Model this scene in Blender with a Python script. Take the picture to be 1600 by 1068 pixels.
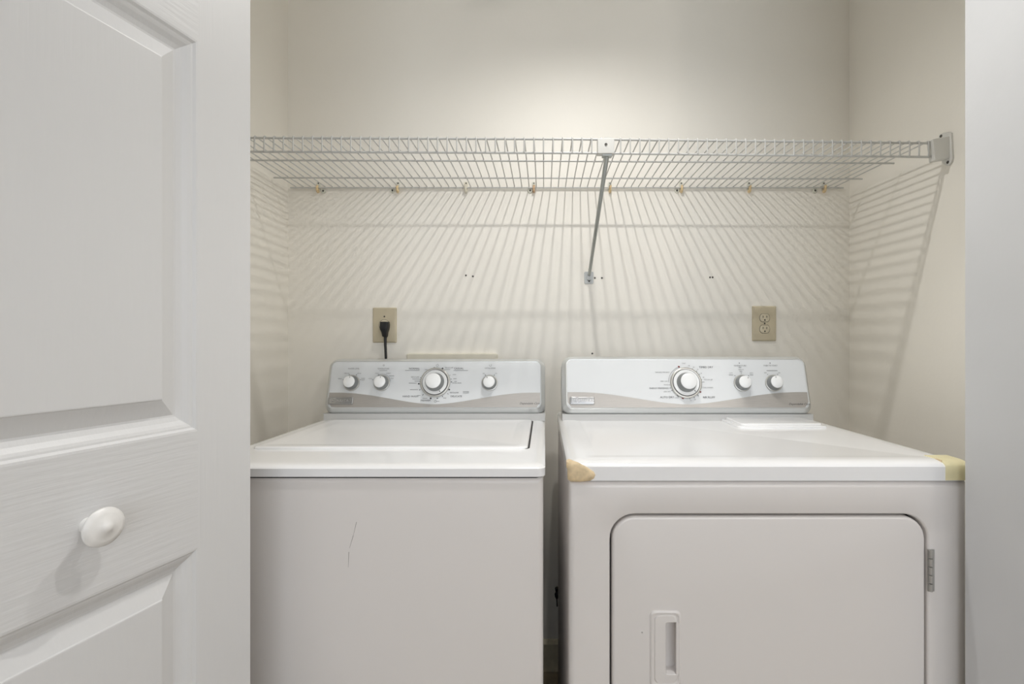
import bpy, math, random
from mathutils import Vector, Matrix
random.seed(7)
for o in list(bpy.data.objects): bpy.data.objects.remove(o)
SC = bpy.context.scene
COL = SC.collection

# ------------------------------------------------------------------ camera, world, light, exposure
# metres; back wall of the closet at y=0, camera 1.70 m in front of it, 1.135 m above the floor
CAM = Vector((0.0, -1.70, 1.135)); F = 760.0; PX, PY = 850.0, 538.0
cd = bpy.data.cameras.new('camera'); cam = bpy.data.objects.new('camera', cd); COL.objects.link(cam)
cam.location = CAM; cam.rotation_euler = (math.radians(90), 0, 0)
cd.sensor_width = 36; cd.lens = F/1600*36; cd.shift_x = -(PX-800)/1600; cd.shift_y = (PY-534)/1600
cd.clip_start = .02
SC.camera = cam
w = bpy.data.worlds.new('sky'); SC.world = w; w.use_nodes = True
bg = w.node_tree.nodes['Background']; bg.inputs[0].default_value = (.86, .92, 1.0, 1); bg.inputs[1].default_value = 3.95
SC.view_settings.view_transform = 'Standard'; SC.view_settings.look = 'None'
SC.view_settings.exposure = -0.14; SC.view_settings.gamma = 1.0; SC.view_settings.use_curve_mapping = False
SC.cycles.use_denoising = True; SC.cycles.max_bounces = 8; SC.cycles.diffuse_bounces = 6; SC.cycles.sample_clamp_indirect = 4
SC.cycles.caustics_reflective = False; SC.cycles.caustics_refractive = False
SPOT = 26.0; SPOT2 = 33.0; HALL = 30.0           # watts of the closet downlight, the room's downlight and its dome lamp
FILL_WIN = (-.7, 1.7, 0.6, 2.3)         # unseen back-wall window placed to light the closet: x0, x1, z0, z1

# ------------------------------------------------------------------ helpers
def ray(px, py, d):                                   # photograph position at a known distance -> metres
    return Vector(((px-PX)/F*d, d-1.70, CAM.z+(PY-py)/F*d))
def wx(px, d=1.70): return (px-PX)/F*d
def wz(py, d=1.70): return CAM.z+(PY-py)/F*d

MATS = {}
def mat(name, col, rough=.5, metal=0, coat=0, bump=None, var=0, vscale=8, emit=None, stretch=None, spec=.5, coat_rough=.08):
    if name in MATS: return MATS[name]
    m = bpy.data.materials.new(name); m.use_nodes = True
    nt = m.node_tree; b = nt.nodes['Principled BSDF']
    b.inputs['Base Color'].default_value = (*col, 1); b.inputs['Roughness'].default_value = rough
    b.inputs['Metallic'].default_value = metal; b.inputs['Specular IOR Level'].default_value = spec
    if coat: b.inputs['Coat Weight'].default_value = coat; b.inputs['Coat Roughness'].default_value = coat_rough
    if emit: b.inputs['Emission Color'].default_value = (*emit[0], 1); b.inputs['Emission Strength'].default_value = emit[1]
    tc = nt.nodes.new('ShaderNodeTexCoord'); mp = nt.nodes.new('ShaderNodeMapping')
    nt.links.new(tc.outputs['Object'], mp.inputs[0])
    if stretch: mp.inputs['Scale'].default_value = stretch
    if var:
        n = nt.nodes.new('ShaderNodeTexNoise'); n.inputs['Scale'].default_value = vscale; n.inputs['Detail'].default_value = 5
        nt.links.new(mp.outputs[0], n.inputs['Vector'])
        r = nt.nodes.new('ShaderNodeValToRGB')
        r.color_ramp.elements[0].position = .3; r.color_ramp.elements[1].position = .7
        r.color_ramp.elements[0].color = (*[c*(1-var) for c in col], 1); r.color_ramp.elements[1].color = (*[min(1, c*(1+var)) for c in col], 1)
        nt.links.new(n.outputs['Fac'], r.inputs[0]); nt.links.new(r.outputs[0], b.inputs['Base Color'])
    if bump:
        sc_, st, di = bump
        n = nt.nodes.new('ShaderNodeTexNoise'); n.inputs['Scale'].default_value = sc_; n.inputs['Detail'].default_value = 3
        nt.links.new(mp.outputs[0], n.inputs['Vector'])
        bp = nt.nodes.new('ShaderNodeBump'); bp.inputs['Strength'].default_value = st; bp.inputs['Distance'].default_value = di
        nt.links.new(n.outputs['Fac'], bp.inputs['Height']); nt.links.new(bp.outputs[0], b.inputs['Normal'])
    if emit: m.cycles.emission_sampling = 'NONE'      # the lamps themselves light the room
    MATS[name] = m; return m

CREAM = mat('cream wall paint', (.91, .88, .81), .55, bump=(90, .12, .002), var=.015, vscale=3)
ROOMW = mat('room wall paint', (.78, .77, .75), .6, bump=(90, .12, .002))
JAMB = mat('grey white trim paint', (.64, .65, .665), .45, bump=(60, .12, .002), var=.015, vscale=6)
CEIL = mat('ceiling paint', (.90, .89, .87), .8)
DOORW = mat('white door paint', (.66, .66, .66), .42, bump=(120, .35, .0012), stretch=(1, 1, .05))
DOORH = mat('white door paint, level grain', (.66, .66, .66), .42, bump=(14, .35, .0012), stretch=(.9, .9, 14))
KNOBW = mat('painted knob', (.80, .79, .77), .35, var=.06, vscale=60)
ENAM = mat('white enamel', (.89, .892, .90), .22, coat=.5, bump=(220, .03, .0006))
ENAM_SHADE = mat('white enamel cabinet', (.74, .71, .69), .38, coat=.25, coat_rough=.3, bump=(200, .05, .0006))  # same white enamel as the tops, darkened for the shade on the fronts
DARK = mat('dark gap filler', (.03, .028, .027), .7)  # near-black filler for the gaps at the lid, seams and dryer door
PANEL = mat('console white', (.70, .72, .73), .35)
BEZEL = mat('console bezel', (.62, .635, .63), .28, metal=.4)
BRUSH = mat('brushed silver', (.47, .445, .415), .42, metal=.5, bump=(60, .15, .0005), stretch=(1, 40, 40), var=.06, vscale=30)
CBASE = mat('console base plastic', (.56, .56, .55), .4)
BADGE = mat('badge metal', (.45, .45, .45), .3, metal=.9)
BADGE2 = mat('badge raised letters', (.75, .75, .75), .25, metal=.9)
KGREY = mat('knob grey', (.24, .25, .25), .35, metal=.3)
KRING = mat('knob ring', (.55, .54, .51), .3, metal=.6)
KCAP = mat('knob cap', (.84, .85, .85), .3)
INK = mat('print ink', (.06, .06, .065), .6)
INKG = mat('print ink grey', (.20, .205, .21), .6)
INKR = mat('print ink red', (.20, .02, .02), .6)
WIRE = mat('white coated wire', (.58, .58, .56), .35)
WIREB = mat('white shelf plastic', (.70, .695, .66), .4)
STEEL = mat('zinc steel', (.42, .44, .43), .35, metal=.75)
PAINTG = mat('grey painted steel', (.52, .54, .54), .4)
SCREW = mat('dark screw', (.10, .095, .085), .4, metal=.7)
BRASS = mat('stained clip plastic', (.80, .62, .36), .4, var=.25, vscale=120)
ANCH = mat('clear anchor plastic', (.70, .70, .62), .3)
ALMOND = mat('almond plastic', (.60, .53, .385), .35)
ALMOND2 = mat('almond receptacle', (.64, .575, .43), .35)
BLACK = mat('black rubber', (.012, .012, .013), .5)
IVORY = mat('ivory plastic', (.78, .74, .62), .4)
TAPEB = mat('yellowed corner foam', (.72, .57, .36), .6, var=.2, vscale=60)
TAPEY = mat('yellowed tape', (.80, .73, .46), .5, var=.06, vscale=40)
BASE = mat('baseboard paint', (.72, .66, .50), .5, var=.12, vscale=30)
FLOOR = mat('vinyl floor', (.36, .30, .22), .4, var=.25, vscale=18)
CARPET = mat('room carpet', (.52, .46, .40), .95, bump=(500, .6, .004), var=.1, vscale=90)
HING = mat('hinge metal', (.45, .44, .42), .4, metal=.6)
SMUDGE = mat('grey scuff', (.25, .23, .21), .7)
GLASSW = mat('lit bulb glass', (1, .95, .88), .3, emit=((1.0, .95, .88), 1.5))
DOME = mat('lit ceiling dome', (1, .97, .93), .3, emit=((1.0, .96, .92), 1.5))
PORC = mat('porcelain', (.85, .85, .83), .25)
PANE = mat('window glass', (1, 1, 1), .0)
PANE.node_tree.nodes['Principled BSDF'].inputs['Transmission Weight'].default_value = 1
PANE.node_tree.nodes['Principled BSDF'].inputs['IOR'].default_value = 1.02

def wloc(o):
    v = Vector((0, 0, 0))
    while o: v += o.location; o = o.parent
    return v
class MB:
    def __init__(s): s.v = []; s.f = []
    def box(s, x0, x1, y0, y1, z0, z1, M=None):
        n = len(s.v); p = [Vector((x, y, z)) for z in (z0, z1) for y in (y0, y1) for x in (x0, x1)]
        s.v += [M @ q if M else q for q in p]
        s.f += [tuple(n+i for i in q) for q in ((0, 2, 3, 1), (4, 5, 7, 6), (0, 1, 5, 4), (1, 3, 7, 5), (3, 2, 6, 7), (2, 0, 4, 6))]
        return s
    def loft(s, loops, cap0=True, cap1=True):
        n0 = len(s.v); k = len(loops[0])
        for l in loops: s.v += [Vector(p) for p in l]
        for a in range(len(loops)-1):
            for i in range(k):
                j = (i+1) % k
                s.f.append((n0+a*k+i, n0+a*k+j, n0+(a+1)*k+j, n0+(a+1)*k+i))
        if cap0: s.f.append(tuple(n0+i for i in reversed(range(k))))
        if cap1: s.f.append(tuple(n0+(len(loops)-1)*k+i for i in range(k)))
        return s
    def tube(s, pts, r, n=8):
        pts = [Vector(p) for p in pts]; loops = []; ref = None
        for i, p in enumerate(pts):
            t = (pts[min(i+1, len(pts)-1)]-pts[max(i-1, 0)]).normalized()
            if ref is None: ref = Vector((0, 0, 1)) if abs(t.z) < .9 else Vector((1, 0, 0))
            a = (ref - t*ref.dot(t)).normalized(); ref = a; b = t.cross(a)
            rr = r[i] if isinstance(r, (list, tuple)) else r
            loops.append([p + (a*math.cos(q)+b*math.sin(q))*rr for q in (2*math.pi*k/n for k in range(n))])
        return s.loft(loops)
    def lathe(s, o, axis, prof, n=28, ref=None):
        o = Vector(o); t = Vector(axis).normalized()
        ref = Vector(ref) if ref else (Vector((0, 0, 1)) if abs(t.z) < .9 else Vector((1, 0, 0)))
        a = (ref-t*ref.dot(t)).normalized(); b = t.cross(a)
        return s.loft([[o+t*h+(a*math.cos(q)+b*math.sin(q))*r for q in (2*math.pi*k/n for k in range(n))] for r, h in prof])
    def build(s, name, m, parent=None, smooth=False, angle=40, off=None):
        o0 = wloc(parent) if parent else (Vector(off) if off else Vector((0, 0, 0)))
        me = bpy.data.meshes.new(name); me.from_pydata([tuple(v-o0) for v in s.v], [], s.f)
        import bmesh
        bm = bmesh.new(); bm.from_mesh(me); bmesh.ops.recalc_face_normals(bm, faces=bm.faces); bm.to_mesh(me); bm.free()
        me.materials.append(m)
        if smooth:
            me.polygons.foreach_set('use_smooth', [True]*len(me.polygons)); me.set_sharp_from_angle(angle=math.radians(angle))
        o = bpy.data.objects.new(name, me); COL.objects.link(o)
        if parent: o.parent = parent
        elif off: o.location = off
        return o
def tag(o, label=None, cat=None, group=None, kind=None):
    for k, v in (('label', label), ('category', cat), ('group', group), ('kind', kind)):
        if v: o[k] = v
    return o
def thing(name, loc, label, cat, group=None, kind=None):
    o = bpy.data.objects.new(name, None); COL.objects.link(o); o.location = loc; o.empty_display_size = .05
    return tag(o, label, cat, group, kind)
def rrect(u0, u1, v0, v1, r, n=6):
    r = max(min(r, (u1-u0)/2-1e-5, (v1-v0)/2-1e-5), 1e-5); out = []
    for cx, cy, a0 in ((u1-r, v1-r, 0), (u0+r, v1-r, 90), (u0+r, v0+r, 180), (u1-r, v0+r, 270)):
        for k in range(n+1):
            a = math.radians(a0+90*k/n); out.append((cx+r*math.cos(a), cy+r*math.sin(a)))
    return out
class Frame:
    def __init__(s, o, u, v): s.o = Vector(o); s.u = Vector(u).normalized(); s.v = Vector(v).normalized(); s.n = s.u.cross(s.v)
    def p(s, u, v, w=0): return s.o+s.u*u+s.v*v+s.n*w
    def loop(s, l, w): return [s.p(a, b, w) for a, b in l]
def slab(mb, fr, u0, u1, v0, v1, w0, w1, cr, er, n=6, dish=None, seg=5, crown=None):
    """rounded-corner slab with a rolled edge on its w1 side; dish=(inset, width, depth) sinks its middle"""
    L = [fr.loop(rrect(u0, u1, v0, v1, cr, n), w0)]
    if crown:                                    # creased edge under a shallow crown: (height, width)
        for a, b in ((0, 1), (.10, .66), (.25, .40), (.45, .19), (.7, .06), (1, 0)):
            i = crown[1]*a; L.append(fr.loop(rrect(u0+i, u1-i, v0+i, v1-i, cr, n), w1-crown[0]*b))
    for k in range(0 if crown else seg+1):
        a = math.radians(90*k/seg); i = er*(1-math.cos(a)); L.append(fr.loop(rrect(u0+i, u1-i, v0+i, v1-i, max(cr-i, .001), n), w1-er+er*math.sin(a)))
    if dish:
        i, wd, dp = dish
        L.append(fr.loop(rrect(u0+i, u1-i, v0+i, v1-i, max(cr, .012), n), w1))
        L.append(fr.loop(rrect(u0+i+wd, u1-i-wd, v0+i+wd, v1-i-wd, max(cr, .012), n), w1-dp))
    return mb.loft(L)
def ring(mb, fr, outer, hole, w0, w1):
    """plate outer with a hole (both (u,v) loops of equal length), from w0 to w1"""
    return mb.loft([fr.loop(hole, w0), fr.loop(outer, w0), fr.loop(outer, w1), fr.loop(hole, w1), fr.loop(hole, w0)], False, False)
def to_rect(hole, u0, u1, v0, v1):
    """outer rectangle vertices matched to a hole loop by direction, corners kept"""
    cu = sum(p[0] for p in hole)/len(hole); cv = sum(p[1] for p in hole)/len(hole); n = len(hole)//4; out = []
    crn = ((u1, v1), (u0, v1), (u0, v0), (u1, v0))
    for q in range(4):
        c = crn[q]
        for k in range(n):
            h = hole[q*n+k]
            if k < n//2:  out.append((c[0], h[1]) if q in (0, 2) else (h[0], c[1]))
            elif k == n//2: out.append(c)
            else: out.append((h[0], c[1]) if q in (0, 2) else (c[0], h[1]))
    return out
UP = Vector((0, 0, 1))
FLAT = lambda z: Frame((0, 0, z), (1, 0, 0), (0, 1, 0))         # faces up
FRONT = lambda y: Frame((0, y, 0), (1, 0, 0), (0, 0, 1))        # faces the camera (n = -y)

# ------------------------------------------------------------------ the setting
XL, XR, YF0, YF1, H = wx(450), wx(1327.5), -.935, -.820, 2.56   # closet sides; front wall from YF0 (room) to YF1 (closet)
JR, JL, HEAD = .762, -.83, 2.42
RX0, RX1, RY = -2.2, 2.6, -4.4
def struct(name, mb, m, label, cat='wall', **k): return tag(mb.build(name, m, **k), label, cat, kind='structure')
struct('wall_back', MB().box(XL-.12, XR+.12, 0, .12, 0, H), CREAM, 'cream painted back wall of the laundry closet')
struct('wall_left', MB().box(XL-.12, XL, YF1, 0, 0, H), CREAM, 'cream closet side wall beside the washer')
struct('wall_right', MB().box(XR, XR+.12, YF1, 0, 0, H), CREAM, 'cream closet side wall beside the dryer')
mb = MB(); mb.box(RX0, JL, YF0, YF1, 0, H); mb.box(JR, RX1, YF0, YF1, 0, H); mb.box(JL, JR, YF0, YF1, HEAD, H)
struct('wall_front', mb, JAMB, 'pale grey wall return at the right edge of the closet opening')
struct('floor', MB().box(RX0-.12, RX1+.12, RY-.12, .12, -.1, 0), FLOOR, 'brown vinyl floor under the machines', 'floor')
struct('ceiling', MB().box(RX0-.12, RX1+.12, RY-.12, .12, H, H+.1), CEIL, 'white ceiling over closet and room', 'ceiling')
struct('wall_room_right', MB().box(RX1, RX1+.12, RY, YF0, 0, H), ROOMW, 'plain wall of the room on the dryer side')
struct('wall_room_left', MB().box(RX0-.12, RX0, RY, YF0, 0, H), ROOMW, 'plain wall of the room on the washer side')
mb = MB(); x0, x1, z0, z1 = FILL_WIN
mb.box(RX0, x0, RY-.12, RY, 0, H); mb.box(x1, RX1, RY-.12, RY, 0, H); mb.box(x0, x1, RY-.12, RY, 0, z0); mb.box(x0, x1, RY-.12, RY, z1, H)
struct('wall_room_back', mb, ROOMW, 'plain wall of the room facing the closet, with an added window')
wn = thing('fill_window_1', ((x0+x1)/2, RY-.06, z0), 'unseen white framed window behind the viewer, placed to light the closet', 'window', kind='structure')
mb = MB(); xm = (x0+x1)/2
for a, b, c, d in ((x0, x0+.05, z0, z1), (x1-.05, x1, z0, z1), (xm-.03, xm+.03, z0, z1), (x0, x1, z0, z0+.05), (x0, x1, z1-.05, z1)): mb.box(a, b, RY-.09, RY-.03, c, d)
mb.build('window_frame', JAMB, wn)
pl = bpy.data.lights.new('window_portal', 'AREA'); pl.shape = 'RECTANGLE'; pl.size = x1-x0; pl.size_y = z1-z0; pl.cycles.is_portal = True
po = bpy.data.objects.new('window_portal', pl); COL.objects.link(po); po.location = (xm, RY-.11, (z0+z1)/2); po.rotation_euler = Vector((0, 1, 0)).to_track_quat('-Z', 'Z').to_euler()
mb = MB(); mb.box(XL, XR, -.012, 0, 0, .088); mb.loft([[Vector((x, y, z)) for y, z in ((0, .088), (-.014, .088), (-.014, .096), (-.006, .105), (0, .107))] for x in (XL, XR)])
struct('baseboard_back', mb, BASE, 'stained cream baseboard low behind the machines', 'baseboard')

# ------------------------------------------------------------------ closet bulb and room ceiling lamp
BL = Vector((.112, -.62, 2.31))
lp = thing('ceiling_downlight', (BL.x, BL.y, H), 'small white cylinder downlight on the closet ceiling', 'lamp')
MB().lathe((BL.x, BL.y, H), (0, 0, -1), [(.05, 0), (.05, H-BL.z+.004), (.046, H-BL.z+.004), (.044, H-BL.z-.006), (.03, H-BL.z-.012)], 32).build('lamp_housing', PORC, lp, True)
MB().lathe(BL+Vector((0, 0, .011)), (0, 0, -1), [(.028, -.004), (.028, .002), (.02, .005), (.002, .006)], 20).build('lamp_lens', GLASSW, lp, True, 80)
sl_ = bpy.data.lights.new('downlight_beam', 'SPOT'); sl_.energy = SPOT; sl_.color = (1.0, .98, .945); sl_.shadow_soft_size = .014
sl_.spot_size = math.radians(163); sl_.spot_blend = 1.0
so_ = bpy.data.objects.new('downlight_beam', sl_); COL.objects.link(so_); so_.location = BL+Vector((0, 0, -.006)); 
HL = Vector((.33, -1.03, H))
lp = thing('recessed_downlight', HL, 'small recessed downlight in the room ceiling before the closet', 'lamp')
MB().lathe(HL, (0, 0, -1), [(.06, -.001), (.06, .004), (.052, .006), (.045, .002), (.04, .0005)], 32).build('trim_ring', PORC, lp, True)
MB().lathe(HL, (0, 0, -1), [(.04, -.0005), (.038, .0015), (.002, .003)], 24).build('lamp_lens', GLASSW, lp, True, 80)
sl2 = bpy.data.lights.new('recessed_beam', 'SPOT'); sl2.energy = SPOT2; sl2.color = (1.0, .985, .96); sl2.shadow_soft_size = .028
sl2.spot_size = math.radians(84); sl2.spot_blend = .6
so2 = bpy.data.objects.new('recessed_beam', sl2); COL.objects.link(so2); so2.location = HL+Vector((0, 0, -.034))
RL = Vector((1.6, -3.6, H))
lp = thing('ceiling_dome_lamp', RL, 'round glass dome lamp on the room ceiling', 'lamp')
MB().lathe(RL, (0, 0, -1), [(.19, 0), (.19, .02), (.17, .025)], 28).build('base_ring', STEEL, lp, True)
MB().lathe(RL, (0, 0, -1), [(.168, .02), (.16, .05), (.12, .085), (.06, .105), (.003, .11)], 28).build('dome', DOME, lp, True, 80)

dl_ = bpy.data.lights.new('dome_glow', 'POINT'); dl_.energy = HALL; dl_.color = (1.0, .96, .92); dl_.shadow_soft_size = .12
do_ = bpy.data.objects.new('dome_glow', dl_); COL.objects.link(do_); do_.location = RL+Vector((0, 0, -.25))

# ------------------------------------------------------------------ bifold door
HD = math.radians(13.3)
class Leaf(Frame): pass
E = Vector((wx(391, .82), -.88, 0))
dr = Vector((-math.sin(HD), -math.cos(HD), 0))                   # from the leading edge towards the room
LF = Frame(E, -dr, UP)                                           # u runs from -W (room end) to 0 (leading edge); n faces the opening
LW, TH, ZT = .50, .035, 2.40
door = thing('door_1', (E.x, E.y, .015), 'white bifold door with moulded panels, folded open on the left', 'door', kind='structure')
PAN = [(.20, CAM.z-.303), (CAM.z-.129, CAM.z+.453), (CAM.z+.453+.10, 2.28)]
S0, S1 = .0954, LW-.0954
def leaf(fr, parent, name):
    mb = MB()
    mb.loft([fr.loop([(-LW, .015), (0, .015), (0, ZT), (-LW, ZT)], -TH), fr.loop([(-LW, .015), (0, .015), (0, ZT), (-LW, ZT)], -.016)], True, True)
    b = mb.build('leaf_core', DOORW, parent)
    for a0, a1 in ((-S0, 0), (-LW, -S1)): MB().loft([fr.loop([(a0, .015), (a1, .015), (a1, ZT), (a0, ZT)], q) for q in (-.0165, 0)]).build('stile', DOORW, parent)
    zs = [.015]+[z for p in PAN for z in p]+[ZT]
    for k in range(0, len(zs), 2): MB().loft([fr.loop([(-S1, zs[k]), (-S0, zs[k]), (-S0, zs[k+1]), (-S1, zs[k+1])], q) for q in (-.0165, 0)]).build('rail', DOORH, parent)
    for z0_, z1_ in PAN:
        L = []
        for i, wq in ((0, 0), (.003, -.0005), (.006, -.0035), (.0085, -.004), (.012, -.0058), (.018, -.0105), (.0245, -.0135), (.0275, -.0138), (.0515, -.0035), (.0525, -.0015), (.054, -.0012)):
            L.append(fr.loop([(-S1+i, z0_+i), (-S0-i, z0_+i), (-S0-i, z1_-i), (-S1+i, z1_-i)], wq))
        MB().loft(L, False, True).build('raised_panel', DOORW, parent)
leaf(LF, door, 'leaf')
# second leaf, folded behind the first: it runs from the shared hinge edge back to the jamb
E2 = E + dr*LW - LF.n*(TH*2+.004)
HD2 = math.radians(-13.3)
d2 = Vector((math.sin(HD2), math.cos(HD2), 0))                   # from the hinge edge to the jamb
q = E2; LF2 = Frame(q, Vector((-d2.x, -d2.y, 0)), UP)            # faces away from the opening
leaf(LF2, door, 'leaf')
KB = LF.p(-.2400, CAM.z-.2175, 0); n_ = LF.n
kn = MB().lathe(KB, n_, [(.0095, -.001), (.009, .003), (.0075, .006), (.0075, .014), (.011, .018), (.020, .0215), (.0232, .025), (.0225, .0275), (.016, .030), (.007, .0315), (.0055, .0335), (.001, .0345)], 32).build('door_knob', KNOBW, door, True, 60)
tag(kn, 'round white painted knob with a pointed centre')
dl = thing('door_track', (0, -.878, HEAD), 'metal door track under the opening head', 'track'); MB().box(JL+.004, JR-.004, -.89, -.866, HEAD-.016, HEAD).build('rail_channel', STEEL, dl)
tag(dl, kind='structure')

# ------------------------------------------------------------------ laundry machines
TILT = math.radians(15)
def text_mesh(mb, items, fr, w):
    """flat print: (string, u, v, size, align, shear) laid on frame fr at height w"""
    objs = []
    for (t, u, v, sz, al, sh) in items:
        c = bpy.data.curves.new('t', 'FONT'); c.body = t; c.size = sz; c.align_x = al; c.align_y = 'CENTER'; c.shear = sh; c.resolution_u = 2
        o = bpy.data.objects.new('t', c); COL.objects.link(o); objs.append((o, u, v))
    dg = bpy.context.evaluated_depsgraph_get()
    for o, u, v in objs:
        e = o.evaluated_get(dg); me = e.to_mesh(); n = len(mb.v)
        mb.v += [fr.p(u+p.co.x, v+p.co.y, w) for p in me.vertices]; mb.f += [tuple(n+i for i in p.vertices) for p in me.polygons]
        e.to_mesh_clear()
    for o, u, v in objs: c = o.data; bpy.data.objects.remove(o); bpy.data.curves.remove(c)
    return mb
def fquad(mb, fr, u, v, a, b, w, rot=0):
    c, s = math.cos(rot), math.sin(rot)
    n = len(mb.v); mb.v += [fr.p(u+x*c-y*s, v+x*s+y*c, w) for x, y in ((-a, -b), (a, -b), (a, b), (-a, b))]; mb.f.append((n, n+1, n+2, n+3))
def farc(mb, fr, u, v, r, a0, a1, t, w, n=20):
    for k in range(n):
        q0, q1 = math.radians(a0+(a1-a0)*k/n), math.radians(a0+(a1-a0)*(k+1)/n); m = len(mb.v)
        mb.v += [fr.p(u+rr*math.cos(q), v+rr*math.sin(q), w) for rr, q in ((r, q0), (r+t, q0), (r+t, q1), (r, q1))]; mb.f.append((m, m+1, m+2, m+3))

def console(root, x0, x1, yface, zface, zbase, dial_px, word_items, strips, marks, arcs, badge_px, reds=()):
    """tilted control console; x0..x1 outer width, (yface, zface) lower edge of the printed face"""
    fr = Frame(((x0+x1)/2, yface, zface), (1, 0, 0), (0, math.sin(TILT), math.cos(TILT)))
    W2 = (x1-x0)/2; FH = .1415; ch = .0145
    def uv(px, py):                                              # photograph position -> place on the face
        d = Vector(((px-PX)/F, 1, (PY-py)/F)); t = (fr.o-CAM).dot(fr.n)/d.dot(fr.n); q = CAM+d*t-fr.o
        return q.dot(fr.u), q.dot(fr.v)
    out = rrect(-W2, W2, -.0165, FH+.0135, .030, 8); inn = rrect(-W2+ch, W2-ch, 0, FH, .016, 8)
    mid = rrect(-W2+.003, W2-.003, -.0135, FH+.0105, .027, 8)
    hs = MB().loft([fr.loop(out, -.085), fr.loop(out, -.017), fr.loop(mid, -.012), fr.loop(rrect(-W2+ch-.002, W2-ch+.002, -.002, FH+.002, .017, 8), -.0005), fr.loop(inn, -.0012)]).build('console', BEZEL, root, True, 35)
    tag(hs, 'silver grey tilted control console')
    MB().loft([fr.loop(inn, -.0012), fr.loop(rrect(-W2+ch+.0008, W2-ch-.0008, .0008, FH-.0008, .0155, 8), 0)]).build('face_panel', PANEL, hs)
    MB().box(x0+.0005, x1-.0005, yface+.006, yface+.10, zbase, zface-.0185).build('console_base', CBASE, root)
    # silver wave below the dials, lowest under the main dial
    du, dv = uv(*dial_px); n = 60; L0 = []; L1 = []
    for k in range(n+1):
        u = -W2+ch+.0012+(2*W2-2*ch-.0024)*k/n
        side = (du+W2-ch)*.93 if u < du else (W2-ch-du)*.93
        t = min(1, abs(u-du)/side); h = FH*(.072+.25*(.5-.5*math.cos(math.pi*t))**.85)
        e = min(k, n-k)*(2*W2-2*ch)/n; lo = .001 + (.0155-math.sqrt(max(0, .0155**2-(.0155-min(e, .0155))**2)))
        L0.append((u, lo)); L1.append((u, h))
    mb = MB(); m = 0
    for k in range(n+1): mb.v += [fr.p(*L0[k], .0006), fr.p(*L1[k], .0006)]
    for k in range(n): mb.f.append((2*k, 2*k+2, 2*k+3, 2*k+1))
    mb.build('wave_trim', BRUSH, hs)
    # badge
    (bu0, bv1), (bu1, bv0) = uv(badge_px[0], badge_px[1]), uv(badge_px[2], badge_px[3])
    bg_ = slab(MB(), fr, bu0, bu1, bv0, bv1, .0004, .0045, .004, .002).build('badge', BADGE, hs, True)
    bm_ = MB(); hgt = bv1-bv0; text_mesh(bm_, [('MAYTAG', bu0+hgt*1.2, (bv0+bv1)/2, hgt*.5, 'LEFT', 0), ('M', bu0+hgt*.70, (bv0+bv1)/2, hgt*.55, 'CENTER', 0)], fr, .0049)
    for a in (0, 1):
        fquad(bm_, fr, bu0+hgt*.70, bv0+hgt*(.20+.6*a), hgt*.33, hgt*.03, .0049); fquad(bm_, fr, bu0+hgt*(.37+.66*a), (bv0+bv1)/2, hgt*.03, hgt*.32, .0049)
    tag(bm_.build('badge_lettering', BADGE2, hs), kind='stuff')
    # print
    T = MB(); text_mesh(T, [(t, *uv(px, py), s, al, sh) for (t, px, py, s, al, sh) in word_items if s >= .0062], fr, .0009)
    for px, py, a, b, rot in marks: fquad(T, fr, *uv(px, py), a, b, .0009, rot)
    tag(T.build('printed_lettering', INK, hs), kind='stuff')
    T = MB(); text_mesh(T, [(t, *uv(px, py), s, al, sh) for (t, px, py, s, al, sh) in word_items if s < .0062], fr, .0009)
    for px, py, a in strips: fquad(T, fr, *uv(px, py), a, .0006, .0009)
    for px, py, r, a0, a1 in arcs: farc(T, fr, *uv(px, py), r, a0, a1, .0008, .0009)
    tag(T.build('fine_print', INKG, hs), kind='stuff')
    if reds:
        T = MB()
        for px, py in reds: fquad(T, fr, *uv(px, py), .0027, .0021, .001, -.3)
        tag(T.build('red_markers', INKR, hs), kind='stuff')
    return fr, uv
def knob(root, fr, uv, px, py, name, big=False, dot=90):
    u, v = uv(px, py); o = fr.p(u, v, 0)
    if big:
        k = MB().lathe(o, fr.n, [(.0455, .0002), (.0455, .004), (.044, .0055), (.0405, .006), (.0395, .0055)], 48).build(name, KRING, root, True, 50)
        MB().lathe(o, fr.n, [(.0395, .003), (.0395, .0058), (.0375, .0058)], 48).build('dark_groove', INK, k)
        MB().lathe(o, fr.n, [(.0375, .003), (.0375, .0075), (.036, .009), (.029, .009)], 48).build('dial_plate', KCAP, k, True, 40)
        MB().lathe(o, fr.n, [(.0290, .008), (.0280, .011), (.0238, .029), (.0230, .0305)], 48).build('grip', KGREY, k, True, 40)
        MB().lathe(o, fr.n, [(.0230, .030), (.0226, .032), (.0205, .0335), (.002, .034)], 48).build('cap', KCAP, k, True, 40)
        h = .0331; rr = .033
        T = MB(); a = math.radians(dot); fquad(T, fr, u+rr*math.cos(a), v+rr*math.sin(a), .001, .0028, .0094, a-math.pi/2); T.build('pointer', INK, k)
    else:
        k = MB().lathe(o, fr.n, [(.0245, .0002), (.0245, .003), (.0235, .0045), (.0215, .005)], 40).build(name, KRING, root, True, 40)
        MB().lathe(o, fr.n, [(.0222, .004), (.0212, .007), (.0182, .0215), (.0176, .0228)], 40).build('grip', KGREY, k, True, 40)
        MB().lathe(o, fr.n, [(.0176, .0223), (.0172, .024), (.0155, .0255), (.002, .026)], 40).build('cap', KCAP, k, True, 40)
        a = math.radians(dot); T = MB(); fquad(T, fr, u+.0135*math.cos(a), v+.0135*math.sin(a), .0009, .0014, .0264, a-math.pi/2); T.build('pointer', INK, k)
    return k
C_, L_, R_ = 'CENTER', 'LEFT', 'RIGHT'

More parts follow.
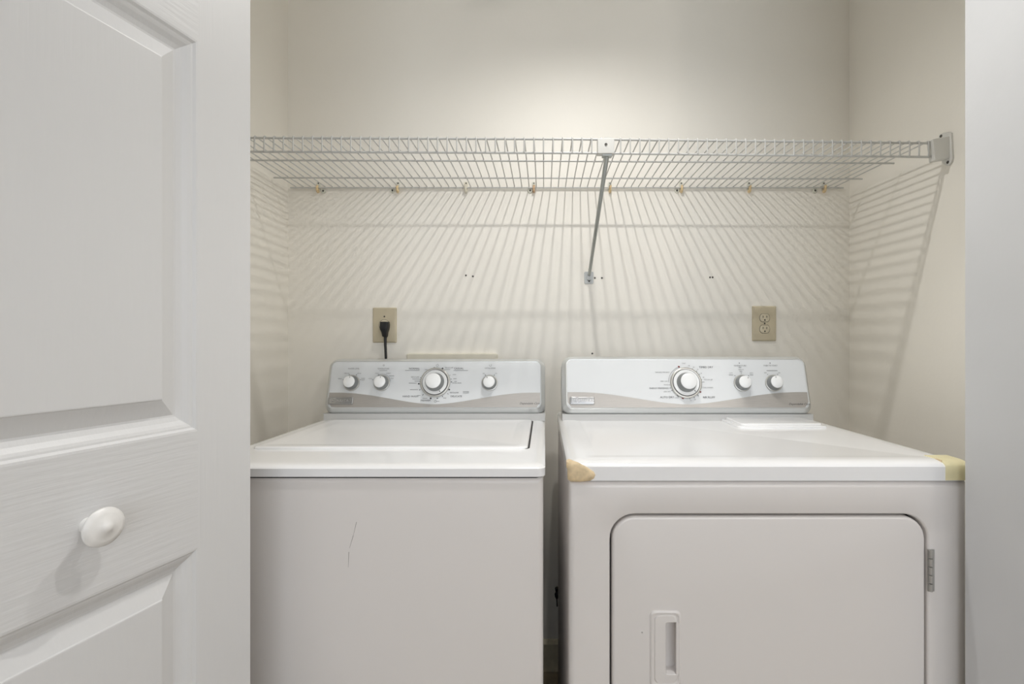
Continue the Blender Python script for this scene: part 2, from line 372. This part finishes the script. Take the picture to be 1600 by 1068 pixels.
# ---- washer
WX0, WX1, WYF, WYB, WT = -.684, .0024, -.775, -.085, CAM.z-.230
washer = thing('washing_machine', ((WX0+WX1)/2, (WYF+WYB)/2, 0), 'white top-loading washing machine beside the folded door', 'washing machine')
cab = slab(MB(), Frame((0, WYF, 0), (1, 0, 0), (0, 0, 1)), WX0+.004, WX1-.004, .02, WT-.0245, -(WYB-WYF), -.004, .004, .010).build('cabinet', ENAM_SHADE, washer, True, 50)
for x in (WX0+.05, WX1-.05):
    for y in (WYF+.06, WYB-.06): MB().lathe((x, y, 0), UP, [(.022, 0), (.022, .012), (.012, .013), (.012, .03)], 16).build('foot', BLACK, washer)
slab(MB(), FLAT(0), WX0+.007, WX1-.007, WYF+.009, WYB, WT-.027, WT-.0205, .012, .001).build('seam_filler', DARK, washer)  # near-black strip in the gap under the top cover
slab(MB(), FLAT(0), WX0, WX1, WYF, WYB, WT-.0215, WT, .016, .0075, crown=(.0062, .022)).build('top_cover', ENAM, washer, True, 35)
LX0, LX1, LY0, LY1 = -.645, -.036, -.632, -.232
slab(MB(), FLAT(0), LX0+.2, LX1+.0042, LY0+.004, LY1+.001, WT-.004, WT+.0003, .012, .0003).build('lid_gap', DARK, washer)
lid = slab(MB(), FLAT(0), LX0, LX1, LY0, LY1, WT-.003, WT+.005, .018, .005, dish=(.02, .02, .003), seg=5).build('lid', ENAM, washer, True, 50)
tag(lid, 'glossy white lid with a thin dark gap on its right')
words = [('WATER LEVEL', 553, 575.8, .0056, C_, 0), ('MEDIUM', 541.8, 583.1, .0042, C_, 0), ('LARGE', 561.2, 583.1, .0042, C_, 0), ('SMALL', 531.4, 591.5, .0042, C_, 0), ('SUPER', 567.5, 591, .0042, C_, 0), ('RESET', 567.5, 593.4, .0042, C_, 0),
  ('TEMPERATURE', 599, 575.8, .0056, C_, 0), ('WASH/RINSE', 599, 578.6, .0042, C_, 0), ('COLD', 589, 583, .0042, C_, 0), ('WARM', 607, 583, .0042, C_, 0), ('HOT', 613, 591, .0042, C_, 0), ('COLD', 578.4, 591.3, .0042, C_, 0),
  ('NORMAL', 656, 575.8, .0080, R_, 0), ('CASUAL', 709.5, 575.6, .0080, L_, 0), ('REGULAR', 695.5, 574.2, .0058, L_, 0), ('HAND WASH', 641.4, 619.1, .0078, C_, 0), ('DELICATE', 713, 619, .0078, C_, 0), ('REGULAR', 709.8, 613.2, .0062, C_, 0),
  ('REGULAR', 655, 588.9, .0058, R_, 0), ('EXTRA RINSE', 766, 575.1, .0056, C_, 0), ('EXTRA RINSE', 714, 598.2, .0046, C_, 0), ('OFF', 755.8, 583.4, .0042, C_, 0), ('ON', 775, 583.2, .0042, C_, 0), ('PREWASH', 665, 625.6, .0066, C_, 0),
  ('Dependable Care', 827.4, 630, .0085, C_, .45)]
strips = [(644.4, 578.5, .022), (720, 578.6, .022), (650, 592, .011), (652, 595.2, .008), (645, 598.3, .012), (647, 608.6, .012), (699, 577, .009), (710, 585, .005), (711, 591.4, .005), (712, 595.5, .004), (728, 611.5, .009), (728, 613.6, .009), (664, 622, .007), (654.5, 617.5, .005), (675, 575.5, .004), (666, 577, .004), (684, 626.5, .005), (695, 621.5, .005), (612, 587, .008)]
marks = [(691.6, 575.5, .0024, .0024, .6), (654.4, 599.4, .0024, .0020, 0), (702, 608.4, .0024, .0022, .6), (673, 622, .0024, .0024, 0), (683.5, 622, .0020, .0014, 0), (656, 608.8, .0018, .0010, .5), (678.5, 574.2, .0009, .0020, 0), (705.5, 596.4, .0016, .0014, 0),
  (545.8, 585.4, .0009, .0014, 0), (557, 585.4, .0009, .0014, -.5), (536.6, 593, .0014, .0008, -.4), (563.4, 593, .0012, .0008, 0), (582.6, 593, .0014, .0008, -.4), (591.6, 585.6, .0009, .0014, .4), (758.5, 585.8, .0008, .0018, .6), (772.5, 585.8, .0008, .0018, -.6), (668, 579.6, .0008, .0020, .6), (661, 616.5, .0008, .0026, -.7), (691.5, 619, .0008, .0018, .3), (700, 615, .0008, .0018, .7), (703, 586, .0014, .0007, 0), (705, 592, .0016, .0007, 0), (657.2, 590, .0016, .0007, -.2), (656.6, 593, .0016, .0007, 0), (656.6, 596, .0016, .0007, 0)]
arcs = [(596.5, 597.6, .0265, 10, 125), (683.5, 570.5, .0030, 0, 360), (766.3, 570.4, .0030, 150, 420), (599.6, 570.6, .0016, 0, 360), (680.3, 626.8, .0028, 0, 360)]
fr, uv = console(washer, -.667, .004, -.235, CAM.z-.190, WT-.001, (680, 597), words, strips, marks, arcs, (513.6, 620.3, 551.6, 631.6))
for p in ((549.6, 598, 'control_knob', 0, 78), (596.8, 598, 'control_knob', 0, 78), (680.3, 597.2, 'cycle_dial', 1, -60), (765.2, 598, 'control_knob', 0, 115)): knob(washer, fr, uv, p[0], p[1], p[2], p[3], p[4])
# scratches on the cabinet front
mb = MB(); FW = FRONT(WYF+.0035)
for (a, b, c, d) in ((557, 815, 552, 836), (552, 836, 546, 856), (545, 862, 544, 886)):
    p, q = ray(a, b, .9285), ray(c, d, .9285); fr_ = Vector((q.x-p.x, 0, q.z-p.z)); nn = fr_.cross(Vector((0, 1, 0))).normalized()*.00045
    n = len(mb.v); y = WYF+.0037
    mb.v += [Vector((p.x, y, p.z))-nn, Vector((p.x, y, p.z))+nn, Vector((q.x, y, q.z))+nn*.4, Vector((q.x, y, q.z))-nn*.4]; mb.f.append((n, n+1, n+2, n+3))
tag(mb.build('scratch', SMUDGE, washer), 'thin grey scratch on the washer front', kind='stuff')

# ---- dryer
DX0, DX1, DYF, DYB, DT = .0438, .7850, -.801, -.095, CAM.z-.2165
dryer = thing('clothes_dryer', ((DX0+DX1)/2, (DYF+DYB)/2, 0), 'white clothes dryer with a large front door, at the right wall', 'dryer')
slab(MB(), Frame((0, DYF, 0), (1, 0, 0), (0, 0, 1)), DX0+.003, DX1-.003, .02, DT-.0365, -(DYB-DYF), -.026, .004, .001).build('cabinet', ENAM_SHADE, dryer, True, 50)
for x in (DX0+.05, DX1-.05):
    for y in (DYF+.06, DYB-.06): MB().lathe((x, y, 0), UP, [(.022, 0), (.022, .012), (.012, .013), (.012, .03)], 16).build('foot', BLACK, dryer)
ex0, ex1, ez0, ez1 = wx(953, .899), wx(1450, .899), .33, CAM.z-.3135
FD = Frame((0, DYF, 0), (1, 0, 0), (0, 0, 1))
hole = rrect(ex0, ex1, ez0, ez1, .046, 8); NH = len(hole)
def orect(i): return to_rect(hole, DX0+.002+i, DX1-.0005-i, .02+i, DT-.0365-i)
mb = MB(); er = .012
hin = lambda i: rrect(ex0-i, ex1+i, ez0-i, ez1+i, .046+i, 8)
L = [FD.loop(orect(0), -.027)]
for k in range(6): a = math.radians(18*k); L.append(FD.loop(orect(er*(1-math.cos(a))), -er+er*math.sin(a)))
L += [FD.loop(hin(.004), 0), FD.loop(hin(.001), -.0012), FD.loop(hin(0), -.004), FD.loop(hin(0), -.027)]
mb.loft(L, False, False).build('front_panel', ENAM_SHADE, dryer, True, 50)
MB().loft([FD.loop(hin(-.0005), -.0262), FD.loop(hin(-.0005), -.0255)]).build('door_recess', DARK, dryer)
# door with a pocket handle
g = .0042; hx0, hx1, hz0, hz1 = wx(1016.5, .895), wx(1064.5, .895), CAM.z-.632, CAM.z-.491
dh = lambda i: rrect(ex0+g+i, ex1-g-i, ez0+g+i, ez1-g-i, .042-i, 8)
hh = lambda i: rrect(hx0+i, hx1-i, hz0+i, hz1-i, .009, 8)
L = [FD.loop(hh(.003), -.024), FD.loop(dh(0), -.024)]
for k in range(6): a = math.radians(18*k); L.append(FD.loop(dh(.006*(1-math.cos(a))), -.006+.006*math.sin(a)))
L += [FD.loop(hh(.003), 0), FD.loop(hh(.003), -.024)]
ddoor = MB().loft(L, False, False).build('dryer_door', ENAM_SHADE, dryer, True, 50)
sx0, sx1, sz0, sz1 = wx(1041, .895), wx(1060, .895), CAM.z-.607, CAM.z-.512
sl = lambda i: rrect(sx0+i, sx1-i, sz0+i, sz1-i, .004, 8)
hd = MB().loft([FD.loop(hh(0), -.002), FD.loop(hh(0), .0012), FD.loop(hh(.0015), .0028), FD.loop(hh(.0035), .0030), FD.loop(hh(.0055), .0010), FD.loop(hh(.0075), .0008), FD.loop(hh(.0090), .0030),
   FD.loop(sl(-.001), .0034), FD.loop(sl(0), .002), FD.loop(sl(.0005), -.020)], False, True).build('door_handle', ENAM_SHADE, ddoor, True, 40)
tag(hd, 'recessed white pull with a vertical slot')
# hinge
hz = (CAM.z-.378, CAM.z-.455); hxa = ex1-.001
hg = MB().box(hxa, hxa+.0115, DYF-.002, DYF, hz[1], hz[0]).build('door_hinge', HING, ddoor)
for k in range(5):
    z1_ = hz[0]-(hz[0]-hz[1])*k/5; z0_ = hz[0]-(hz[0]-hz[1])*(k+1)/5
    MB().lathe((hxa+.0035, DYF-.003, z0_+.0008), UP, [(.0034, 0), (.0034, z1_-z0_-.0016)], 10).build('hinge_knuckle', HING, dryer, True, 40)
slab(MB(), FLAT(0), DX0+.007, DX1-.007, DYF+.009, DYB, DT-.040, DT-.0345, .012, .001).build('seam_filler', DARK, dryer)
slab(MB(), FLAT(0), DX0, DX1, DYF, DYB, DT-.0350, DT, .014, .0085, dish=(.042, .016, .0025), crown=(.0095, .024)).build('top_cover', ENAM, dryer, True, 35)
lc = slab(MB(), FLAT(0), .507, .742, -.432, -.302, DT-.004, DT+.0035, .012, .003).build('lint_screen_cover', ENAM, dryer, True, 50)
slab(MB(), FLAT(0), .520, .735, -.419, -.302, DT+.003, DT+.0085, .010, .004).build('lint_screen_handle', ENAM, lc, True, 50)
# yellowed patches on the two front corners of the top
def patch(x0, x1, t, m, name, label, front, top):
    """wraps the front edge of the top cover: front outline (x offset, z) and how far it runs back over the top"""
    edge = [(.024*a, DT-.0095*b) for a, b in ((0, 1), (.10, .66), (.25, .40), (.45, .19), (.7, .06), (1, 0))]
    inner = [(DYF, DT-.034), (DYF, DT-.02)]+[(DYF+a, b) for a, b in edge]+[(DYF+top, DT)]
    prof = [(DYF-t, DT-.034), (DYF-t, DT-.02)]+[(DYF+a-t*.7, b+t*.8) for a, b in edge]+[(DYF+top, DT+t)]
    loops = []; n = 8
    for k in range(n+1):
        f = k/n; x = x0+(x1-x0)*f; L = []
        s0, s1 = front(f)
        pp = [(y, z) for y, z in prof]; ii = [(y, z) for y, z in inner]
        def clampz(p, base): 
            y, z = p
            return (y, max(z, DT-.034+s0))
        pp = [clampz(p, 0) for p in pp]; ii = [clampz(p, 0) for p in ii]
        m_ = max(2, int(round(s1*(len(pp)-1)))); cut = pp[m_]; cuti = ii[m_]
        pp = pp[:m_+1]+[cut]*(len(prof)-m_-1); ii = ii[:m_+1]+[cuti]*(len(prof)-m_-1)
        loops.append([Vector((x, y, z)) for y, z in pp]+[Vector((x, y, z)) for y, z in reversed(ii)])
    return tag(MB().loft(loops).build(name, m, dryer, True, 60), label)
pts = [(886.5, 727), (890, 722.5), (897, 721), (906, 724.5), (917, 729.5), (928, 737), (930.5, 742), (928, 747.5), (922, 751), (905, 752.5), (892, 752), (887, 749)]
pv = [Vector((wx(a, .897), 0, wz(b, .897))) for a, b in pts]; pc = sum(pv, Vector())/len(pv)
def pl_(k, y): return [Vector((pc.x+(p.x-pc.x)*k, y, pc.z+(p.z-pc.z)*k)) for p in pv]
pt = MB().loft([pl_(1, DYF+.006), pl_(1, DYF-.001), pl_(.93, DYF-.0032), pl_(.6, DYF-.0045), pl_(.2, DYF-.0040)]).build('corner_patch', TAPEB, dryer, True, 60)
tag(pt, 'brownish yellowed patch on the left front corner')
MB().loft([[Vector((x, y, z)) for x, y in ((DX0-.002, DYF+.001), (DX0+.020, DYF+.001), (DX0+.013, DYF+.012), (DX0+.004, DYF+.03), (DX0-.002, DYF+.02))] for z in (DT-.012, DT-.0015)]).build('patch_flap', TAPEB, dryer)
patch(DX1-.043, DX1+.0008, .0012, TAPEY, 'corner_tape', 'pale yellow tape on the right front corner', lambda f: (0, 1.0), .05)
mb = MB(); mb.lathe(Vector((wx(922.5, .895), DYF-.0028, wz(744.5, .895))), (0, -1, 0), [(.0016, -.001), (.0016, .0008)], 10); mb.build('patch_hole', BLACK, dryer)
tp = ray(1472, 720, .905)
MB().box(DX1-.0445, DX1-.0425, DYF+.008, DYF+.022, DT-.006, DT+.0012).build('tape_curl', TAPEB, dryer)
words = [('WRINKLE PREVENT', 1046, 581.5, .0048, R_, 0), ('VERY DRY', 1043.6, 595.6, .0048, R_, 0), ('MORE', 1044, 601, .0046, R_, 0), ('ENERGY PREFERRED', 1045, 606.4, .0062, R_, 0), ('LESS DRY', 1048, 611.7, .0050, R_, 0), ('AUTO DRY', 1042.3, 620.5, .0080, C_, 0), ('DAMP', 1057, 621.3, .0044, C_, 0),
  ('TIMED DRY', 1092, 573.6, .0080, L_, 0), ('AIR FLUFF', 1098, 620.6, .0080, L_, 0), ('COOL DOWN', 1096.5, 605.5, .0050, L_, 0), ('TOUCH UP', 1099.5, 593, .0050, L_, 0), ('START', 1068.5, 567.5, .0040, C_, 0),
  ('TEMPERATURE', 1156, 571.2, .0056, C_, 0), ('MEDIUM', 1157.6, 577.4, .0042, C_, 0), ('LOW', 1142, 582.6, .0042, C_, 0), ('HIGH', 1173.7, 582.6, .0042, C_, 0), ('PUSH TO START', 1203.8, 571, .0056, C_, 0), ('OFF', 1195.8, 582.3, .0042, C_, 0), ('ON', 1217.2, 582.3, .0042, C_, 0),
  ('70', 1076.5, 571.2, .0046, C_, 0), ('60', 1083.6, 573.4, .0046, C_, 0), ('50', 1090, 577, .0046, C_, 0), ('40', 1095.6, 583, .0046, C_, 0), ('30', 1099, 589.3, .0046, C_, 0), ('20', 1086, 624, .0046, C_, 0), ('10', 1079.2, 625.6, .0046, C_, 0), ('Dependable Care', 1248.5, 631, .0085, C_, .45)]
strips = [(1156, 573.8, .004), (1157.5, 580, .004), (1206, 578.7, .016), (1142, 585.4, .006), (1174, 585.4, .005), (1098, 596.6, .005)]
marks = [(1044.6+1, 601, .0014, .0007, 0), (1047, 606, .0016, .0009, .3), (1049.6, 609.8, .0016, .0007, .5), (1058.8, 618.3, .0009, .0028, .9), (1096, 592.9, .0014, .0007, 0), (1093, 584.4, .0012, .0007, .3), (1088.5, 579.6, .0008, .0014, -.6), (1082, 576, .0008, .0012, -.3), (1090.6, 617.5, .0008, .0024, .6), (1084.6, 620.6, .0008, .0018, .4), (1077.8, 622.6, .0008, .0014, .2), (1148, 586.6, .0012, .0008, 0), (1158, 582.6, .0006, .0010, 0), (1169.6, 586.6, .0012, .0008, .6), (1199.2, 584.6, .0010, .0008, 0), (1214.8, 584.6, .0010, .0008, 0), (1155, 567, .0012, .0012, 0), (1203, 567, .0012, .0012, 0), (1061, 572.8, .0016, .0022, -.2), (1066.5, 621.6, .0018, .0014, 0)]
arcs = [(1071.6, 597.7, .0495, 112, 178)]
fr, uv = console(dryer, .052, .7725, -.312, CAM.z-.181, DT-.004, (1071.6, 597.75), words, strips, marks, arcs, (890.2, 619.8, 929, 631.6), ((1060.6, 572.6), (1066.8, 621.8), (1094, 612)))
for p in ((1071.6, 597.9, 'cycle_dial', 1, -48), (1159.6, 598.4, 'control_knob', 0, 55), (1208.6, 598.4, 'control_knob', 0, 105)): knob(dryer, fr, uv, p[0], p[1], p[2], p[3], p[4])
for px, py in ((1003.5, 988), (1018, 993), (1046, 954.5)):
    p = ray(px, py, .898); MB().lathe((p.x, DYF+.0002, p.z), (0, -1, 0), [(.0011, -.0003), (.0010, .0002)], 8).build('paint_chip', SMUDGE, dryer)

# ------------------------------------------------------------------ wire shelf
ZB = CAM.z+.5455; RW, RS = .0019, .0027; DF = .4135
def drop(x): return -.0030+(.0035*(.1-x)/.87 if x < .1 else -.0105*(x-.1)/.93)     # sag of the front edge against the wall edge
shelf = thing('wire_shelf', (.09, -.2, ZB), 'white ventilated wire shelf spanning the closet above the machines', 'shelf')
def long_wire(dy, dz, x0, x1, r, name='support_wire'):
    pts = [(x0+(x1-x0)*k/14, -dy, ZB+dz+drop(x0+(x1-x0)*k/14)*dy/DF) for k in range(15)]
    return MB().tube(pts, r, 10).build(name, WIRE, shelf, True, 60)
XE = wx(1316, 1.70)
long_wire(.0065, 0, XL+.012, XE, RS); long_wire(.107, 0, XL+.010, XE, RS); long_wire(.257, 0, XL+.010, XE-.004, RS)
long_wire(DF, 0, XL+.004, 1.026, .0030, 'front_wire'); long_wire(DF, -.0365, XL+.004, 1.026, .0030, 'front_wire')
pts = [(0, -.003, .0044), (0, -DF+.006, .0044)]+[(0, -DF-.0047*math.sin(a)+.001*0, -.0003+.0047*math.cos(a)) for a in (math.radians(q) for q in (15, 45, 75, 90))]+[(0, -DF-.0047, -.0365)]
wm = MB().tube(pts, RW, 8).build('deck_wire', WIRE, None, True, 60); me = wm.data; bpy.data.objects.remove(wm)
for k in range(-34, 41):
    x = -.0012+.0254*k
    o = bpy.data.objects.new('deck_wire', me); COL.objects.link(o); o.parent = shelf
    o.location = Vector((x, 0, ZB))-shelf.location; o.rotation_euler = (-drop(x)/DF, 0, 0)
# wall clips along the back wire
CL = [497, 621.5, 728, 834, 953, 1064.5, 1170.5, 1287.5]
ORD = ['stained wall clip at the left end of the shelf back wire', 'second stained wall clip from the left on the shelf back wire', 'pale wall clip above the pair of screw holes, third from the left', 'reddish wall clip left of the shelf brace, fourth from the left', 'stained wall clip just right of the shelf brace rod', 'stained wall clip on the shelf back wire, third from the right', 'stained wall clip above the bare outlet, second from the right', 'stained wall clip at the right end of the shelf back wire']
BRASS2 = mat('rusty clip plastic', (.62, .42, .26), .45, var=.35, vscale=120)
CM = [BRASS, BRASS, IVORY, BRASS2, BRASS, BRASS, BRASS, BRASS]
for px, lb, m in zip(CL, ORD, CM):
    x = wx(px, 1.695)
    c = thing('shelf_clip', (x, 0, ZB-.012), lb, 'clip', 'wall clips of the wire shelf')
    slab(MB(), Frame((x, 0, ZB), (1, 0, 0), (0, 0, 1)), -.0065, .0065, -.010, .022, .0, .0038, .005, .0015).build('clip_plate', IVORY if m is IVORY else ANCH, c, True)
    hk = [(x, -.0025, ZB+.004)]+[(x, -.0068-.0058*math.cos(a), ZB-.0058*math.sin(a)) for a in (math.radians(q) for q in range(180, 361, 20))][0:0]
    hk = [(x-.0015, -.001, ZB+.003)]+[(x, -.0068+.0062*math.cos(math.radians(q)), ZB-.002-.0125*math.sin(math.radians(q))) for q in range(0, 181, 22)]+[(x+.001, -.0128, ZB+.007)]
    MB().tube(hk, .0042, 10).build('clip_hook', m, c, True, 60)
    MB().lathe((x+.0005, -.0036, ZB+.0165), (0, -1, 0), [(.0028, 0), (.0024, .001), (.0008, .0014)], 10).build('nail_head', SCREW, c, True)
for px, py, lb in ((505.5, 298.5, 'empty clear wall anchor right of the leftmost shelf clip'), (613.5, 297.8, 'empty clear wall anchor left of the second shelf clip'), (828.5, 298, 'empty clear wall anchor left of the reddish shelf clip'), (1057.5, 298, 'empty clear wall anchor left of the sixth shelf clip'), (1273, 298, 'empty clear wall anchor left of the rightmost shelf clip')):
    c = thing('wall_anchor', (wx(px), 0, wz(py)), lb, 'anchor', 'empty wall anchors under the shelf')
    o = (wx(px), 0, wz(py)); MB().lathe(o, (0, -1, 0), [(.0085, 0), (.0085, .002), (.007, .0045), (.0040, .0045), (.003, .001)], 16).build('flange', ANCH, c, True)
    MB().lathe(o, (0, -1, 0), [(.0036, 0), (.0036, .0036)], 10).build('screw_hole', SCREW, c)
# brace
bx = .166; A = Vector((bx+.001, -DF+.002, ZB-.045)); B = Vector((bx-.009, -.010, wz(430, 1.69)))
br = thing('shelf_brace', (bx, -.01, wz(443, 1.69)), 'grey diagonal brace rod with a white clip holding the shelf front', 'brace')
MB().tube([A, A.lerp(B, .03), B], [.0062, .0062, .0055], 14).build('brace_rod', STEEL, br, True, 60)
cx0, cx1 = wx(933.5, 1.28), wx(959.5, 1.28); zt_, zb_ = wz(217, 1.28), wz(240.5, 1.28)
cp = slab(MB(), FRONT(-DF-.0075), cx0, cx1, zb_, zt_, -.016, .004, .002, .0015).build('front_clip', WIREB, br, True, 40)
MB().box(bx-.009, bx+.010, -DF-.0095, -DF+.010, zt_-.002, zt_+.0035).build('clip_tab', WIREB, br); MB().box(bx-.012, bx+.013, -DF-.008, -DF+.010, zb_-.005, zb_+.001).build('clip_collar', STEEL, br)
sp = ((cx0+cx1)/2, -DF-.0112, wz(225.5, 1.275)); MB().lathe(sp, (0, -1, 0), [(.0038, 0), (.0036, .0012), (.0012, .0006)], 12).build('screw', SCREW, br)
ft = slab(MB(), FRONT(0), wx(913, 1.695), wx(927.5, 1.695), wz(443, 1.695), wz(424, 1.695), 0, .004, .005, .0015).build('foot_plate', PAINTG, br, True)
MB().box(bx-.016, bx-.001, -.014, -.003, wz(437, 1.69), wz(427, 1.69)).build('foot_hinge', PAINTG, br)
MB().lathe((bx-.0085, -.004, wz(439, 1.695)), (0, -1, 0), [(.0032, 0), (.003, .0014), (.001, .0018)], 10).build('screw', SCREW, br)
# end bracket on the right wall
zb2 = ZB+drop(1.04)
bk = thing('shelf_bracket', (XR, -DF, zb2-.045), 'white plastic end bracket holding the shelf at the right wall', 'bracket')
FRW = Frame((XR, -DF, zb2), (0, -1, 0), (0, 0, 1))               # u towards the room, n = -x
FRW = Frame((XR, -DF, zb2), (0, -1, 0), (0, 0, 1)); 
if FRW.n.x > 0: FRW = Frame((XR, -DF, zb2), (0, 1, 0), (0, 0, 1))
sgn = 1 if FRW.u.y < 0 else -1
out = [(-.024, .024), (-.020, .032), (-.010, .032), (.010, .026), (.016, .020), (.020, -.046), (.016, -.056), (.006, -.062), (-.004, -.056), (-.012, -.046), (-.018, -.030)]
out = [(sgn*a, b) for a, b in out]
MB().loft([FRW.loop(out, 0), FRW.loop(out, .005), FRW.loop([(a*.9, b*.96) for a, b in out], .0065)]).build('flange', WIREB, bk, True, 40)
so = slab(MB(), Frame((XR, -DF-.013, zb2+.004), (1, 0, .16), (-.12, 0, 1)), -.050, -.003, -.046, .010, -.020, .0, .003, .0015)
so.build('socket', WIREB, bk, True, 40)
for u, v in ((-.014, .025), (.008, -.053)):
    MB().lathe(FRW.p(sgn*u, v, .0063), FRW.n, [(.0040, 0), (.0036, .0014), (.001, .0008)], 12).build('screw', SCREW, bk)

# ------------------------------------------------------------------ outlets, plug, supply box, old holes
def plate(x0, x1, z0, z1, label, duplex):
    t = thing('wall_outlet', ((x0+x1)/2, 0, z0), label, 'outlet', 'wall outlets'); cx, cz = (x0+x1)/2, (z0+z1)/2
    slab(MB(), FRONT(0), x0, x1, z0, z1, 0, .0065, .003, .005, seg=4).build('cover_plate', ALMOND, t, True, 30)
    f2 = Frame((cx, -.0065, cz), (1, 0, 0), (0, 0, 1))
    if duplex:
        for s in (1, -1):
            oc = s*.0195; sh = []
            for k in range(32):
                a = 2*math.pi*k/32; sh.append((.0172*math.cos(a), max(-.0135, min(.0135, .0172*math.sin(a)))+oc))
            r = MB().loft([f2.loop(sh, -.001), f2.loop(sh, .0010), f2.loop([(a*.95, (b-oc)*.95+oc) for a, b in sh], .0016)]).build('receptacle', ALMOND2, t, True, 40)
            MB().loft([f2.loop([(a*1.07, (b-oc)*1.08+oc) for a, b in sh], -.0005), f2.loop([(a*1.07, (b-oc)*1.08+oc) for a, b in sh], .0002)]).build('receptacle_gap', SCREW, r)
            for u, hh_ in ((-.0064, .0040), (.0064, .0032)):
                mb = MB(); fquad(mb, f2, u, oc+.004, .0011, hh_, .00175); mb.build('slot', BLACK, r)
            mb = MB(); mb.lathe(f2.p(0, oc-.0075, .0010), f2.n, [(.0026, 0), (.0026, .0008)], 12); mb.build('ground_slot', BLACK, r)
        MB().lathe(f2.p(0, 0, 0), f2.n, [(.003, 0), (.0026, .001), (.0008, .0006)], 12).build('screw', SCREW, t)
    else:
        r = MB().lathe(f2.p(0, 0, 0), f2.n, [(.0185, -.001), (.0185, .001), (.0178, .0015)], 32).build('receptacle', ALMOND2, t, True, 40)
        MB().lathe(f2.p(0, 0, 0), f2.n, [(.0196, -.001), (.0196, .0002)], 32).build('receptacle_gap', SCREW, r)
        for s in (1, -1): MB().lathe(f2.p(0, s*.0298, 0), f2.n, [(.003, 0), (.0026, .001), (.0008, .0006)], 12).build('screw', SCREW, t)
    return t
plate(wx(583), wx(620), wz(535), wz(480.5), 'almond wall outlet with the black plug in it', False)
plate(wx(1175), wx(1212), wz(532.5), wz(478), 'almond double wall outlet above the dryer, nothing plugged in', True)
px_ = wx(600.5, 1.672); ptop = wz(502.5, 1.672)
pg = thing('power_cord', (px_, -.03, .6), 'black plug and power cord hanging behind the washer', 'power cord')
f3 = Frame((px_, -.0085, 0), (1, 0, 0), (0, 0, 1))
def pl_loop(z, hw, d): return [Vector((px_+a, -.0090-b, z)) for a, b in rrect(-hw, hw, 0, d, min(hw, d)*.35, 4)]
MB().loft([pl_loop(ptop, .0138, .026), pl_loop(ptop-.018, .0142, .030), pl_loop(ptop-.026, .0128, .030), pl_loop(ptop-.036, .0088, .026), pl_loop(ptop-.049, .0068, .022), pl_loop(ptop-.051, .0056, .018)]).build('plug_body', BLACK, pg, True, 40)
MB().tube([(px_, -.018, ptop-.048), (px_+.0005, -.019, ptop-.08), (px_+.003, -.021, ptop-.12), (px_+.004, -.022, ptop-.16), (px_+.004, -.024, ptop-.3), (px_+.01, -.04, ptop-.5)], [.0050, .0048, .0044, .0042, .0042, .0042], 10).build('cord', BLACK, pg, True, 60)
sb = thing('supply_box', (wx(706), 0, wz(552)-.24), 'cream washer supply box rim peeking up behind the washer console', 'supply box')
bx0, bx1, bz1 = wx(635, 1.68), wx(777, 1.68), wz(552, 1.68); bz0 = bz1-.24
fb = FRONT(0); ho = rrect(bx0+.028, bx1-.028, bz0+.028, bz1-.028, .006, 4); ou = rrect(bx0, bx1, bz0, bz1, .006, 4); oi = rrect(bx0+.003, bx1-.003, bz0+.003, bz1-.003, .006, 4)
MB().loft([fb.loop(ho, 0), fb.loop(ou, 0), fb.loop(ou, .016), fb.loop(oi, .019), fb.loop(ho, .019), fb.loop(ho, 0)], False, False).build('box_rim', IVORY, sb)
MB().box(bx0+.027, bx1-.027, -.003, -.0005, bz0+.027, bz1-.027).build('box_back', IVORY, sb)
for k, x in enumerate((bx0+.10, bx1-.10)):
    MB().tube([(x, -.003, bz0+.15), (x, -.03, bz0+.15), (x, -.036, bz0+.14), (x, -.036, bz0-.2)], .009, 10).build('supply_hose', BLACK if k else HING, sb, True, 60)
for px, py, lb in ((728, 430, 'left dark screw hole of the pair above the plugged outlet'), (738.8, 431.5, 'right dark screw hole of the pair above the plugged outlet'), (929.5, 434, 'dark screw hole touching the brace foot'), (940.5, 434, 'dark screw hole a little right of the brace foot'), (1109.4, 433, 'left dark screw hole of the close pair above the dryer'), (1113.4, 433, 'right dark screw hole of the close pair above the dryer'), (925.5, 552, 'dark screw just above the dryer console corner')):
    c = MB().lathe((wx(px), 0, wz(py)), (0, -1, 0), [(.0034, -.001), (.0034, .0006), (.0022, .0022), (.0006, .0024)], 10).build('wall_screw', SCREW, None, True, off=(wx(px), 0, wz(py)))
    tag(c, lb, 'screw', 'old screws and holes in the back wall')
p0 = Vector((wx(870), -.012, wz(918)))
cw = thing('cord_end', (p0.x, -.012, p0.z-.06), 'small black frayed cord end low in the gap between the machines', 'cord')
MB().lathe(p0, (0, 0, -1), [(.002, -.010), (.007, -.006), (.006, .002), (.004, .008), (.008, .014), (.007, .024), (.003, .032)], 10).build('knot', BLACK, cw, True)
MB().tube([p0+Vector((0, 0, -.03)), p0+Vector((.001, 0, -.058))], .002, 8).build('tail', BLACK, cw)
bpy.context.view_layer.update()
